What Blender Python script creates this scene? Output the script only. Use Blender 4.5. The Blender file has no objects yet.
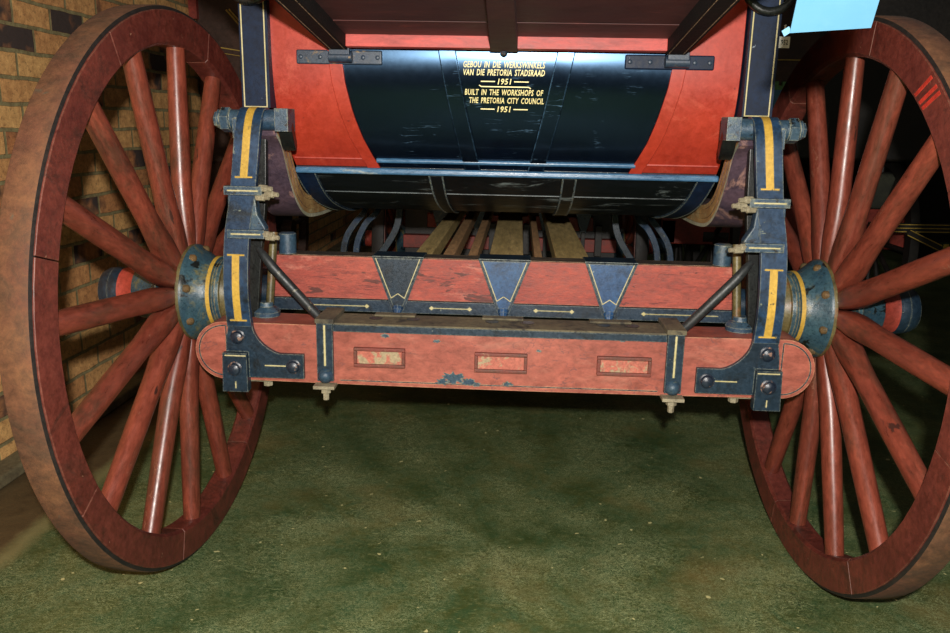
import bpy, math, random
from mathutils import Vector, Matrix
random.seed(7)
PI = math.pi
sc = bpy.context.scene
col = sc.collection

# ------------------------------------------------------------------ camera, world, flash, exposure
CAM = Vector((0.0333, -2.173, 1.2209))
YAW, PITCH, ROLL, FPX = -0.0501, -0.2349, 0.0199, 802.85
def cam_axes():
    B = Matrix(((1, 0, 0), (0, 0, -1), (0, 1, 0)))
    cy, sy = math.cos(YAW), math.sin(YAW)
    cp, sp = math.cos(PITCH), math.sin(PITCH)
    cr, sr = math.cos(ROLL), math.sin(ROLL)
    Y = Matrix(((cy, 0, -sy), (0, 1, 0), (sy, 0, cy)))
    P = Matrix(((1, 0, 0), (0, cp, -sp), (0, sp, cp)))
    Z = Matrix(((cr, -sr, 0), (sr, cr, 0), (0, 0, 1)))
    return Z @ P.transposed() @ Y @ B
R = cam_axes()
right, down, fwd = R[0], R[1], R[2]
cd = bpy.data.cameras.new('camera')
cam = bpy.data.objects.new('camera', cd); col.objects.link(cam)
M = Matrix((right, -down, -fwd)).transposed().to_4x4(); M.translation = CAM
cam.matrix_world = M
cd.sensor_fit = 'HORIZONTAL'; cd.sensor_width = 36.0; cd.lens = FPX / 950 * 36; cd.clip_start = 0.05
sc.camera = cam

w = bpy.data.worlds.new('world'); sc.world = w; w.use_nodes = True
w.node_tree.nodes['Background'].inputs[0].default_value = (1.0, 0.93, 0.82, 1)
w.node_tree.nodes['Background'].inputs[1].default_value = 0.06

def lamp(name, kind, loc, energy, color, **kw):
    l = bpy.data.lights.new(name, kind); l.energy = energy; l.color = color
    for k, v in kw.items(): setattr(l, k, v)
    o = bpy.data.objects.new(name, l); o.location = loc; col.objects.link(o)
    return o
lamp('camera_flash', 'POINT', CAM - down * 0.13 - fwd * 0.13 + right * 0.02, 350, (1.0, 0.95, 0.88), shadow_soft_size=0.022)
hall = lamp('hall_lamp', 'AREA', (-0.2, -2.6, 3.3), 7, (1.0, 0.86, 0.66), shape='RECTANGLE', size=2.4, size_y=1.2)
hall.rotation_euler = (math.radians(25), 0, 0)

sc.view_settings.view_transform = 'Standard'; sc.view_settings.look = 'None'
sc.view_settings.exposure = 0.0; sc.view_settings.gamma = 1.0; sc.view_settings.use_curve_mapping = False

# ------------------------------------------------------------------ materials
def lin(c):
    return tuple(((v / 255) / 12.92 if v / 255 <= 0.04045 else ((v / 255 + 0.055) / 1.055) ** 2.4) for v in c) + (1,)

class NT:
    def __init__(s, name):
        s.m = bpy.data.materials.new(name); s.m.use_nodes = True
        s.t = s.m.node_tree; s.b = s.t.nodes['Principled BSDF']
    def n(s, kind, **kw):
        o = s.t.nodes.new(kind)
        for k, v in kw.items(): setattr(o, k, v)
        return o
    def l(s, a, b): s.t.links.new(a, b)
    def coords(s, stretch=(1, 1, 1), rnd=True):
        tc = s.n('ShaderNodeTexCoord'); mp = s.n('ShaderNodeMapping'); mp.inputs['Scale'].default_value = stretch
        s.l(tc.outputs['Object'], mp.inputs['Vector'])
        if rnd:
            oi = s.n('ShaderNodeObjectInfo'); mu = s.n('ShaderNodeMath', operation='MULTIPLY'); mu.inputs[1].default_value = 37.0
            s.l(oi.outputs['Random'], mu.inputs[0]); s.l(mu.outputs[0], mp.inputs['Location'])
        return mp.outputs[0]
    def noise(s, vec, scale, detail=6, rough=0.6, dist=0.0):
        o = s.n('ShaderNodeTexNoise'); o.inputs['Scale'].default_value = scale; o.inputs['Detail'].default_value = detail
        o.inputs['Roughness'].default_value = rough; o.inputs['Distortion'].default_value = dist
        s.l(vec, o.inputs['Vector']); return o.outputs[0]
    def ramp(s, fac, a, b, ca=(0, 0, 0, 1), cb=(1, 1, 1, 1)):
        o = s.n('ShaderNodeValToRGB'); e = o.color_ramp.elements
        e[0].position = a; e[1].position = b; e[0].color = ca; e[1].color = cb
        s.l(fac, o.inputs[0]); return o.outputs[0]
    def mix(s, fac, a, b, mode='MIX'):
        o = s.n('ShaderNodeMix', data_type='RGBA', blend_type=mode)
        for sock, v in ((o.inputs[0], fac), (o.inputs[6], a), (o.inputs[7], b)):
            if isinstance(v, (tuple, list, float, int)): sock.default_value = v
            else: s.l(v, sock)
        return o.outputs[2]
    def bump(s, h, strength=0.3, dist=0.002):
        o = s.n('ShaderNodeBump'); o.inputs['Strength'].default_value = strength; o.inputs['Distance'].default_value = dist
        s.l(h, o.inputs['Height']); s.l(o.outputs[0], s.b.inputs['Normal'])
    def set(s, **kw):
        for k, v in kw.items(): s.b.inputs[k.replace('_', ' ')].default_value = v

def paint(name, c1, c2, rough=0.45, scale=9, stretch=(1, 1, 1), wear=None, wear_at=(0.66, 0.72), wear_scale=14, bump=0.25, metallic=0.0, spec=0.5, coat=0.0, fleck=None, fleck_at=(.70, .74), fleck_scale=60, edge=None, grain=.6, edge_at=(.02, .10), crack=None, crack_s=(.3, 1, 5), crack_scale=9, crack_w=.012, crack_at=(.46, .56), tint=None, rvar=(.1, .15), aniso=0.0):
    m = NT(name); v = m.coords(stretch)
    n1 = m.noise(v, scale, 8, .65)
    c = m.mix(m.ramp(n1, 0.38, 0.62), lin(c1), lin(c2))
    n3 = m.noise(v, scale * 9, 10, .78, .3)
    if wear:
        n2 = m.noise(v, wear_scale, 12, 0.75, 0.5)
        c = m.mix(m.ramp(n2, *wear_at), c, lin(wear))
    c = m.mix(grain, c, m.mix(1.0, c, m.ramp(n3, 0.36, 0.64, (.38, .38, .38, 1), (1.45, 1.45, 1.45, 1)), 'MULTIPLY'))
    if fleck:
        n4 = m.noise(v, fleck_scale, 4, 0.6, 0.4)
        c = m.mix(m.ramp(n4, *fleck_at), c, lin(fleck))
    if crack:                                      # thin cracks or scratches following a noise contour
        cv = m.coords(crack_s); nc = m.noise(cv, crack_scale, 5, .6, .3)
        sb = m.n('ShaderNodeMath', operation='SUBTRACT'); sb.inputs[1].default_value = .5; m.l(nc, sb.inputs[0])
        ab = m.n('ShaderNodeMath', operation='ABSOLUTE'); m.l(sb.outputs[0], ab.inputs[0])
        cf = m.mix(1.0, m.ramp(ab.outputs[0], crack_w * .4, crack_w, (1, 1, 1, 1), (0, 0, 0, 1)), m.ramp(m.noise(v, scale * 1.7, 3), *crack_at), 'MULTIPLY')
        c = m.mix(cf, c, lin(crack))
    if edge:                                       # paint rubbed off along edges; on gloss black, a painted edge highlight
        bv = m.n('ShaderNodeBevel', samples=4); bv.inputs['Radius'].default_value = .0045
        ge = m.n('ShaderNodeNewGeometry'); dt = m.n('ShaderNodeVectorMath', operation='DOT_PRODUCT')
        m.l(bv.outputs[0], dt.inputs[0]); m.l(ge.outputs['Normal'], dt.inputs[1])
        iv = m.n('ShaderNodeMath', operation='SUBTRACT'); iv.inputs[0].default_value = 1.0; m.l(dt.outputs['Value'], iv.inputs[1])
        ef = m.mix(1.0, m.ramp(iv.outputs[0], *edge_at), m.ramp(n3, .40, .56), 'MULTIPLY')
        c = m.mix(ef, c, lin(edge))
    m.l(c, m.b.inputs['Base Color'])
    r = m.ramp(n3, 0.3, 0.7, (max(rough - rvar[0], .05),) * 3 + (1,), (min(rough + rvar[1], 1),) * 3 + (1,))
    m.l(r, m.b.inputs['Roughness'])
    m.set(Metallic=metallic, Specular_IOR_Level=spec, Coat_Weight=coat, Coat_Roughness=0.15)
    if aniso: m.b.inputs['Anisotropic'].default_value = aniso
    if tint: m.b.inputs['Specular Tint'].default_value = tint + (1,)
    if bump: m.bump(n3, bump)
    return m.m

MAT = {}
MAT['felloe'] = paint('maroon_felloe_paint', (84, 36, 30), (104, 48, 38), 0.42, 7, wear=(56, 32, 26), wear_at=(.52, .66), wear_scale=7, fleck=(160, 116, 92), fleck_at=(.72, .75), fleck_scale=34, edge=(104, 74, 58))
MAT['spoke'] = paint('red_brown_spoke_paint', (100, 46, 35), (122, 58, 42), 0.33, 8, (1, 1, .3), wear=(78, 46, 34), wear_at=(.50, .64), wear_scale=9,  fleck=(58, 32, 26), fleck_at=(.69, .71), fleck_scale=30, bump=.15, crack=(150, 104, 84), crack_s=(1, 1, .6), crack_scale=30, crack_w=.006, crack_at=(.60, .68))
MAT['tyre'] = paint('dusty_tyre', (88, 52, 34), (104, 70, 42), 0.8, 5, wear=(72, 50, 32), wear_at=(.46, .62), wear_scale=8, bump=.6, fleck=(70, 70, 56), fleck_at=(.66, .72), fleck_scale=14)
MAT['tyre_side'] = paint('black_tyre_side', (18, 17, 16), (32, 26, 22), 0.6, 12)
MAT['pink'] = paint('salmon_red_paint', (152, 82, 66), (136, 68, 54), 0.5, 6, (.5, 1, 1), wear=(150, 92, 76), wear_at=(.56, .68), wear_scale=9, fleck=(76, 62, 60), fleck_at=(.71, .735), fleck_scale=24, edge=(178, 140, 104), grain=.55, crack=(104, 60, 56), crack_s=(1, 1, 1.6), crack_scale=7, crack_w=.006)
MAT['bed'] = paint('worn_red_beam_paint', (152, 68, 52), (134, 54, 42), 0.55, 7, (.6, 1, 1.6), wear=(176, 108, 90), wear_at=(.56, .68), wear_scale=9, fleck=(80, 34, 26), fleck_at=(.63, .655), fleck_scale=15, bump=.5, edge=(150, 120, 90), grain=.6, crack=(96, 34, 28))
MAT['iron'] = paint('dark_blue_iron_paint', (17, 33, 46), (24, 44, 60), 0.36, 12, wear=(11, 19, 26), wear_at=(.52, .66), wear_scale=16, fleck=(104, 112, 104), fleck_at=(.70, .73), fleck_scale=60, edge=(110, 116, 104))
MAT['iron_mid'] = paint('mid_blue_iron_paint', (27, 62, 100), (36, 76, 116), 0.42, 10, wear=(20, 42, 64), wear_at=(.5, .66), wear_scale=12, fleck=(92, 110, 120), fleck_at=(.7, .73), fleck_scale=50, edge=(116, 122, 110))  # mid blue of the strap plate fields and strap bolts
MAT['iron_stand'] = paint('navy_iron_stand_paint', (20, 44, 68), (28, 56, 84), 0.4, 8, wear=(15, 28, 38), wear_at=(.5, .62), wear_scale=10, fleck=(100, 108, 96), fleck_at=(.66, .70), fleck_scale=50, edge=(112, 116, 98))
MAT['iron_worn'] = paint('worn_blue_iron_paint', (36, 58, 78), (50, 72, 86), 0.38, 12, wear=(92, 98, 84), wear_at=(.54, .64), wear_scale=14, fleck=(16, 20, 24), fleck_at=(.60, .65), fleck_scale=30, bump=.5, edge=(140, 140, 116))
MAT['hub'] = paint('grimy_blue_hub_paint', (36, 60, 74), (54, 80, 88), 0.3, 12, wear=(100, 94, 58), wear_at=(.54, .64), wear_scale=13, fleck=(18, 22, 22), fleck_at=(.58, .63), fleck_scale=25, bump=.5, edge=(150, 130, 80))
MAT['collar'] = paint('oily_olive_collar', (100, 90, 54), (62, 56, 34), 0.38, 14, wear=(112, 76, 46), wear_at=(.55, .66), wear_scale=16)
MAT['yellow'] = paint('yellow_lining_paint', (188, 152, 60), (168, 134, 50), 0.5, 12, fleck=(80, 72, 46), fleck_at=(.64, .67), fleck_scale=50, bump=.1, grain=.4)
MAT['cream'] = paint('cream_lining_paint', (190, 180, 136), (168, 158, 108), 0.5, 12, bump=0, fleck=(96, 96, 80), fleck_at=(.66, .70), fleck_scale=60, grain=.3)
MAT['letter'] = paint('cream_letter_paint', (226, 214, 150), (214, 198, 132), 0.5, 12, bump=0, grain=.2)
MAT['hubbolt'] = paint('rusty_bolt', (110, 84, 52), (78, 66, 46), 0.35, 30, wear=(140, 110, 76), wear_scale=40)
MAT['bolt_dark'] = paint('dark_bolt_paint', (20, 30, 44), (34, 44, 56), 0.32, 30, fleck=(124, 98, 84), fleck_at=(.58, .64), fleck_scale=60)
MAT['bolt_pale'] = paint('pale_weathered_bolt', (146, 138, 114), (116, 108, 88), 0.55, 30, wear=(92, 74, 54), wear_scale=40, bump=.5)
MAT['grime'] = paint('grimy_dark_wood', (64, 52, 38), (40, 36, 30), 0.65, 10, (.4, 1, 1), wear=(104, 84, 64), wear_at=(.56, .66), bump=.5, edge=(150, 122, 92))
MAT['redbody'] = paint('bright_red_body_paint', (162, 50, 30), (146, 42, 26), 0.42, 6, wear=(178, 76, 56), wear_at=(.56, .72), wear_scale=7, fleck=(112, 34, 26), fleck_at=(.70, .73), fleck_scale=40, bump=.1, coat=.15, grain=.3)
MAT['maroon'] = paint('dark_maroon_paint', (66, 24, 20), (52, 19, 17), 0.62, 5, (.3, 1, 1), wear=(112, 50, 42), wear_at=(.58, .72), bump=.1, grain=.4)
MAT['lip'] = paint('rose_red_rail_paint', (172, 70, 62), (154, 58, 52), 0.45, 6, (.3, 1, 1), wear=(124, 52, 46), wear_at=(.58, .68))
MAT['black'] = paint('gloss_black_paint', (3, 6, 13), (5, 10, 20), 0.23, 6, wear=(6, 11, 20), wear_at=(.56, .72), wear_scale=8, bump=0, spec=.7, rvar=(.02, .03), aniso=.8, grain=.3, edge=(90, 130, 160), tint=(.32, .6, 1.0), crack=(64, 88, 108), crack_s=(.22, 1, 3.4), crack_scale=12, crack_w=.007, crack_at=(.58, .68))  # edge colour paints a bluish highlight along panel and rib edges
MAT['blackworn'] = paint('scuffed_black_paint', (6, 9, 14), (11, 15, 20), 0.36, 7, (.2, 1, 1), wear=(104, 114, 114), wear_at=(.57, .64), wear_scale=13, bump=.15, spec=.3, edge=(110, 120, 120))
MAT['ledge'] = paint('moulding_highlight_blue', (52, 88, 120), (68, 108, 140), 0.26, 10, (.3, 1, 1), wear=(140, 150, 150), wear_at=(.60, .68))  # pale blue puts the flash highlights on the mouldings into the colour
MAT['post'] = paint('navy_post_paint', (8, 22, 42), (12, 30, 54), 0.5, 10, spec=.25, fleck=(104, 114, 124), fleck_at=(.74, .76), fleck_scale=35, bump=.1)
MAT['leather'] = paint('dark_strap_leather', (84, 66, 76), (56, 46, 58), 0.45, 10, wear=(176, 136, 120), wear_at=(.54, .66), wear_scale=7, bump=.4)
MAT['leather_edge'] = paint('tan_leather_edge', (180, 144, 90), (146, 110, 66), 0.6, 12, wear=(176, 160, 118), wear_at=(.54, .64), wear_scale=18, bump=.5)
MAT['leather_pale'] = paint('pale_leather_edge', (190, 188, 166), (150, 150, 126), 0.5, 12)
MAT['ring_black'] = paint('black_leather_hose', (12, 14, 14), (24, 28, 26), 0.32, 20)
MAT['plank'] = paint('dusty_khaki_plank_paint', (196, 170, 112), (170, 146, 90), 0.7, 6, (2, .25, 1), wear=(104, 84, 56), wear_at=(.58, .7), bump=.3)
MAT['plank_red'] = paint('faded_brown_plank_paint', (182, 140, 96), (160, 122, 80), 0.7, 6, (2, .3, 1), bump=.3)
MAT['rust'] = paint('rusty_hinge', (40, 54, 68), (30, 46, 64), 0.42, 12, wear=(124, 100, 62), wear_at=(.58, .66), wear_scale=24)
MAT['plaque_rim'] = paint('worn_red_brown_rim', (112, 50, 40), (86, 52, 40), 0.5, 20, wear=(150, 112, 84), wear_at=(.6, .7), wear_scale=30)
MAT['plaque'] = paint('worn_plaque_face', (174, 98, 80), (156, 84, 68), 0.55, 14, wear=(150, 134, 104), wear_at=(.50, .56), wear_scale=20)
MAT['touchup'] = paint('bright_red_touch_up', (190, 52, 38), (160, 46, 34), 0.45, 20)
MAT['card'] = paint('pale_blue_card', (74, 122, 150), (78, 126, 154), 0.6, 6, bump=0, grain=0)
MAT['white_card'] = paint('white_tag_card', (200, 202, 192), (186, 190, 180), 0.6, 6, bump=0, grain=.2)
MAT['ink'] = paint('black_ink', (20, 20, 20), (28, 28, 28), 0.6, 6, bump=0)
MAT['far_maroon'] = paint('dull_maroon_coachwork', (70, 44, 32), (52, 34, 26), 0.45, 5, bump=.05)
MAT['far_red'] = paint('dull_red_coachwork', (150, 56, 44), (120, 46, 36), 0.5, 7, bump=.1)
MAT['far_green'] = paint('dark_green_coachwork', (20, 46, 34), (28, 58, 42), 0.45, 7, bump=.05)
MAT['far_dark'] = paint('black_brown_coachwork', (26, 24, 22), (36, 32, 28), 0.5, 6, bump=.05)
MAT['tarnish_green'] = paint('pale_green_paint', (96, 140, 84), (84, 124, 74), .5, 10)
MAT['rod'] = paint('black_rod_paint', (26, 30, 32), (38, 42, 42), .45, 12, fleck=(96, 92, 76), fleck_at=(.66, .7), fleck_scale=40)
MAT['dusty'] = paint('dusty_grey_top', (104, 96, 72), (74, 68, 54), .8, 10, wear=(40, 38, 34), wear_at=(.54, .64), wear_scale=16, bump=.4)
MAT['arm_black'] = paint('dull_black_paint', (12, 11, 11), (20, 18, 17), .75, 10, spec=.15)
MAT['gold'] = paint('gold_lining', (190, 158, 70), (168, 138, 56), 0.45, 10, bump=0)
MAT['darkwall'] = paint('dark_hall_wall', (34, 30, 26), (24, 22, 20), 0.8, 2, bump=.1)
MAT['frame_grey'] = paint('grey_green_tarp', (64, 66, 52), (46, 48, 40), 0.8, 6, bump=.3)

def brick_mat():
    m = NT('brown_brick')
    tc = m.n('ShaderNodeTexCoord'); sx = m.n('ShaderNodeSeparateXYZ'); cx = m.n('ShaderNodeCombineXYZ')
    m.l(tc.outputs['Object'], sx.inputs[0]); m.l(sx.outputs['Y'], cx.inputs[0]); m.l(sx.outputs['Z'], cx.inputs[1])
    wob = m.n('ShaderNodeVectorMath', operation='ADD'); nz = m.n('ShaderNodeTexNoise'); nz.inputs['Scale'].default_value = 9
    sub = m.n('ShaderNodeVectorMath', operation='MULTIPLY_ADD'); sub.inputs[1].default_value = (.012, .012, 0); sub.inputs[2].default_value = (-.006, -.006, 0)
    m.l(cx.outputs[0], nz.inputs['Vector']); m.l(nz.outputs['Color'], sub.inputs[0]); m.l(cx.outputs[0], wob.inputs[0]); m.l(sub.outputs[0], wob.inputs[1])
    b = m.n('ShaderNodeTexBrick'); m.l(wob.outputs[0], b.inputs['Vector'])
    b.inputs['Scale'].default_value = 1.0; b.inputs['Brick Width'].default_value = 0.235; b.inputs['Row Height'].default_value = 0.09
    b.inputs['Mortar Size'].default_value = 0.0075; b.inputs['Mortar Smooth'].default_value = 0.25
    b.inputs['Color1'].default_value = lin((246, 194, 122)); b.inputs['Color2'].default_value = lin((204, 128, 80)); b.inputs['Mortar'].default_value = lin((156, 146, 102)); b.inputs['Bias'].default_value = -0.1
    n1 = m.noise(wob.outputs[0], 26, 6, .7); n2 = m.noise(wob.outputs[0], 5, 3)
    c = m.mix(m.ramp(n1, .35, .68), m.mix(.55, b.outputs['Color'], lin((120, 80, 60)), 'MULTIPLY'), b.outputs['Color'])
    # soot-dark bricks, one value per brick
    b2 = m.n('ShaderNodeTexBrick'); m.l(wob.outputs[0], b2.inputs['Vector'])
    for k in ('Scale', 'Brick Width', 'Row Height', 'Mortar Size'): b2.inputs[k].default_value = b.inputs[k].default_value
    b2.inputs['Color1'].default_value = (0, 0, 0, 1); b2.inputs['Color2'].default_value = (1, 1, 1, 1); b2.inputs['Mortar'].default_value = (0, 0, 0, 1)
    c = m.mix(m.ramp(m.mix(.5, b2.outputs['Color'], n2), .64, .72), c, lin((66, 54, 50)))
    c = m.mix(m.ramp(m.noise(wob.outputs[0], 60, 8, .8), .52, .66, (0, 0, 0, 1), (.7, .7, .7, 1)), c, lin((60, 44, 34)))
    m.l(c, m.b.inputs['Base Color']); m.set(Roughness=.85)
    h = m.mix(.35, b.outputs['Fac'], n1); inv = m.n('ShaderNodeInvert'); m.l(h, inv.inputs[1])
    m.bump(inv.outputs[0], .8, .01)
    return m.m
MAT['brick'] = brick_mat()

def floor_mat():
    m = NT('green_painted_concrete'); v = m.coords((1, 1, 1), False)
    n1 = m.noise(v, 2.0, 6, .6, .3); n2 = m.noise(v, 9, 8, .75, 1.2); n3 = m.noise(m.coords((1, 2.6, 1), False), 26, 8, .8, 2.2)
    c = m.mix(m.ramp(n1, .36, .66), lin((52, 68, 34)), lin((80, 84, 42)))
    c = m.mix(m.ramp(n2, .42, .66), c, lin((50, 78, 48)))
    c = m.mix(m.ramp(m.noise(v, 2.4, 5, .6), .55, .72), c, lin((98, 88, 48)))
    c = m.mix(m.ramp(n3, .54, .70, (0, 0, 0, 1), (.8, .8, .8, 1)), c, lin((142, 146, 98)))
    c = m.mix(m.ramp(n3, .30, .42, (.8, .8, .8, 1), (0, 0, 0, 1)), c, lin((26, 34, 20)))
    for (st, scl, wd, cc) in (((1, 1.9, 1), 26, .016, (176, 184, 134)), ((1.2, 1.8, 1), 44, .022, (158, 168, 122)), ((1, 1.5, 1), 60, .02, (148, 156, 112)), ((1, 1, 1), 16, .010, (26, 32, 20))):
        nc = m.noise(m.coords(st, False), scl, 6, .65, 1.6)
        sb = m.n('ShaderNodeMath', operation='SUBTRACT'); sb.inputs[1].default_value = .5; m.l(nc, sb.inputs[0])
        ab = m.n('ShaderNodeMath', operation='ABSOLUTE'); m.l(sb.outputs[0], ab.inputs[0])
        c = m.mix(m.mix(1.0, m.ramp(ab.outputs[0], wd * .3, wd, (.8, .8, .8, 1), (0, 0, 0, 1)), m.ramp(m.noise(v, 3.1 + scl * .02, 6, .65), .40, .62), 'MULTIPLY'), c, lin(cc))
    c = m.mix(m.ramp(m.noise(v, 34, 2, .4), .735, .755), c, lin((190, 184, 130)))
    # bare concrete strip along the wall with a pale dusty paint edge
    tc = m.n('ShaderNodeTexCoord'); sx = m.n('ShaderNodeSeparateXYZ'); m.l(tc.outputs['Object'], sx.inputs[0])
    ad = m.n('ShaderNodeMath', operation='MULTIPLY_ADD'); ad.inputs[1].default_value = .06; m.l(n2, ad.inputs[0]); m.l(sx.outputs['X'], ad.inputs[2])
    mr = m.n('ShaderNodeMapRange'); mr.inputs['From Min'].default_value = -1.40; mr.inputs['From Max'].default_value = -1.36; m.l(ad.outputs[0], mr.inputs[0])
    conc = m.mix(m.ramp(n2, .35, .65), lin((74, 60, 40)), lin((96, 80, 54)))
    c = m.mix(mr.outputs[0], conc, c)
    dm = m.n('ShaderNodeMath', operation='SUBTRACT'); dm.inputs[1].default_value = -1.36; m.l(ad.outputs[0], dm.inputs[0])
    ab = m.n('ShaderNodeMath', operation='ABSOLUTE'); m.l(dm.outputs[0], ab.inputs[0])
    c = m.mix(m.ramp(ab.outputs[0], .005, .05, (.7, .7, .7, 1), (0, 0, 0, 1)), c, lin((140, 130, 88)))
    m.l(c, m.b.inputs['Base Color'])
    m.l(m.ramp(n3, .3, .7, (.34, .34, .34, 1), (.62, .62, .62, 1)), m.b.inputs['Roughness'])
    m.set(Specular_IOR_Level=.35); m.bump(n3, .35, .003)
    return m.m
MAT['floor'] = floor_mat()
MAT['concrete'] = paint('dusty_concrete', (118, 108, 78), (92, 82, 58), .85, 8, bump=.4)

# ------------------------------------------------------------------ mesh builder
class MB:
    def __init__(s): s.v = []; s.f = []; s.m = []
    def add(s, vs, fs, mat=0):
        k = len(s.v); s.v += [tuple(q) for q in vs]
        for i, fc in enumerate(fs):
            s.f.append(tuple(k + j for j in fc)); s.m.append(mat if isinstance(mat, int) else mat[i])
    def box(s, x0, x1, y0, y1, z0, z1, mat=0):
        vs = [(x, y, z) for x in (x0, x1) for y in (y0, y1) for z in (z0, z1)]
        s.add(vs, [(0, 1, 3, 2), (4, 6, 7, 5), (0, 4, 5, 1), (2, 3, 7, 6), (0, 2, 6, 4), (1, 5, 7, 3)], mat)
    def obox(s, c, e1, e2, e3, mat=0):          # centre and three half-extent vectors
        c = Vector(c); e1 = Vector(e1); e2 = Vector(e2); e3 = Vector(e3)
        vs = [c + a * e1 + b * e2 + d * e3 for a in (-1, 1) for b in (-1, 1) for d in (-1, 1)]
        s.add(vs, [(0, 1, 3, 2), (4, 6, 7, 5), (0, 4, 5, 1), (2, 3, 7, 6), (0, 2, 6, 4), (1, 5, 7, 3)], mat)
    def prism(s, pts, y0, y1, mat=0):            # outline in x,z pushed along y
        n = len(pts)
        vs = [(x, y0, z) for x, z in pts] + [(x, y1, z) for x, z in pts]
        s.add(vs, [tuple(range(n)), tuple(range(2 * n - 1, n - 1, -1))] + [(i, i + n, (i + 1) % n + n, (i + 1) % n) for i in range(n)], mat)
    def lathe(s, prof, o, axis, n=32, mats=None):   # prof: (distance along axis, radius)
        o = Vector(o); a = Vector(axis).normalized(); u = a.orthogonal().normalized(); w_ = a.cross(u)
        vs = []; fs = []; ms = []
        for t, r in prof:
            for k in range(n):
                th = 2 * PI * k / n
                vs.append(o + a * t + (u * math.cos(th) + w_ * math.sin(th)) * r)
        for i in range(len(prof) - 1):
            for k in range(n):
                fs.append((i * n + k, i * n + (k + 1) % n, (i + 1) * n + (k + 1) % n, (i + 1) * n + k)); ms.append(mats[i] if mats else 0)
        fs.append(tuple(range(n - 1, -1, -1))); ms.append(mats[0] if mats else 0)
        fs.append(tuple(range((len(prof) - 1) * n, len(prof) * n))); ms.append(mats[-1] if mats else 0)
        s.add(vs, fs, ms)
    def cyl(s, a, b, r, n=16, mat=0):
        a = Vector(a); b = Vector(b); s.lathe([(0, r), ((b - a).length, r)], a, b - a, n, [mat])
    def tube(s, path, r, n=12, mat=0):
        P = [Vector(p) for p in path]; vs = []; fs = []
        rs = r if isinstance(r, (list, tuple)) else [r] * len(P)
        u = None
        for i, p in enumerate(P):
            t = (P[min(i + 1, len(P) - 1)] - P[max(i - 1, 0)]).normalized()
            u = t.orthogonal().normalized() if u is None else (u - t * u.dot(t)).normalized()
            w_ = t.cross(u)
            for k in range(n):
                th = 2 * PI * k / n; vs.append(p + (u * math.cos(th) + w_ * math.sin(th)) * rs[i])
        for i in range(len(P) - 1):
            for k in range(n): fs.append((i * n + k, i * n + (k + 1) % n, (i + 1) * n + (k + 1) % n, (i + 1) * n + k))
        fs += [tuple(range(n - 1, -1, -1)), tuple(range((len(P) - 1) * n, len(P) * n))]
        s.add(vs, fs, mat)
    def ribbon(s, path, half, thick, mat=0, off=0.0, mats4=None):
        # flat bar along a path: half = list of half-width vectors (or one); thick pushes along the normal
        P = [Vector(p) for p in path]; H = half if isinstance(half, list) else [half] * len(P); H = [Vector(h) for h in H]
        vs = []; fs = []; ms = []
        for i, p in enumerate(P):
            t = (P[min(i + 1, len(P) - 1)] - P[max(i - 1, 0)]).normalized()
            nrm = t.cross(H[i]).normalized()
            a = p + nrm * off; b = p + nrm * (off + thick)
            vs += [a - H[i], a + H[i], b + H[i], b - H[i]]
        for i in range(len(P) - 1):
            for k in range(4):
                fs.append((i * 4 + k, i * 4 + (k + 1) % 4, i * 4 + 4 + (k + 1) % 4, i * 4 + 4 + k)); ms.append(mats4[k] if mats4 else mat)
        e = (len(P) - 1) * 4
        fs += [(3, 2, 1, 0), (e, e + 1, e + 2, e + 3)]; ms += [mats4[0] if mats4 else mat] * 2
        s.add(vs, fs, ms)
    def mesh(s, name, mats):
        me = bpy.data.meshes.new(name); me.from_pydata(s.v, [], s.f)
        for q in mats: me.materials.append(MAT[q])
        me.polygons.foreach_set('material_index', s.m)
        me.polygons.foreach_set('use_smooth', [True] * len(s.f))
        me.validate(); me.update()
        import bmesh
        bm = bmesh.new(); bm.from_mesh(me); bmesh.ops.recalc_face_normals(bm, faces=bm.faces); bm.to_mesh(me); bm.free()
        me.set_sharp_from_angle(angle=math.radians(38))
        return me
    def build(s, name, mats, parent=None, bevel=0.0, seg=2, label=None):
        mats = [mats] if isinstance(mats, str) else mats
        o = bpy.data.objects.new(name, s.mesh(name, mats)); col.objects.link(o)
        if parent: o.parent = parent
        if bevel:
            b = o.modifiers.new('bevel', 'BEVEL'); b.width = bevel; b.segments = seg; b.limit_method = 'ANGLE'; b.angle_limit = math.radians(40); b.harden_normals = True
        if label: o['label'] = label
        return o
def thing(o, label, cat, group=None):
    o['label'] = label; o['category'] = cat
    if group: o['group'] = group
    return o
def empty(name, loc=(0, 0, 0)):
    o = bpy.data.objects.new(name, None); o.location = loc; o.empty_display_size = .2; col.objects.link(o); return o
def struct(o): o['kind'] = 'structure'; return o
def copy_of(o, parent):
    c = o.copy(); col.objects.link(c); c.parent = parent; return c
def lerp(a, b, t): return a + (b - a) * t
def interp(tab, x):                               # piecewise-linear table lookup
    tab = sorted(tab)
    if x <= tab[0][0]: return tab[0][1]
    for (a, va), (b, vb) in zip(tab, tab[1:]):
        if x <= b: return lerp(va, vb, (x - a) / (b - a))
    return tab[-1][1]
def smooth(pts, n=6):                             # Catmull-Rom through points
    P = [Vector(p) for p in pts]; P = [P[0] * 2 - P[1]] + P + [P[-1] * 2 - P[-2]]; out = []
    for i in range(1, len(P) - 2):
        for k in range(n):
            t = k / n; a, b, c, d = P[i - 1:i + 3]
            out.append(0.5 * (2 * b + (c - a) * t + (2 * a - 5 * b + 4 * c - d) * t * t + (3 * b - a - 3 * c + d) * t ** 3))
    return out + [P[-2]]

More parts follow.
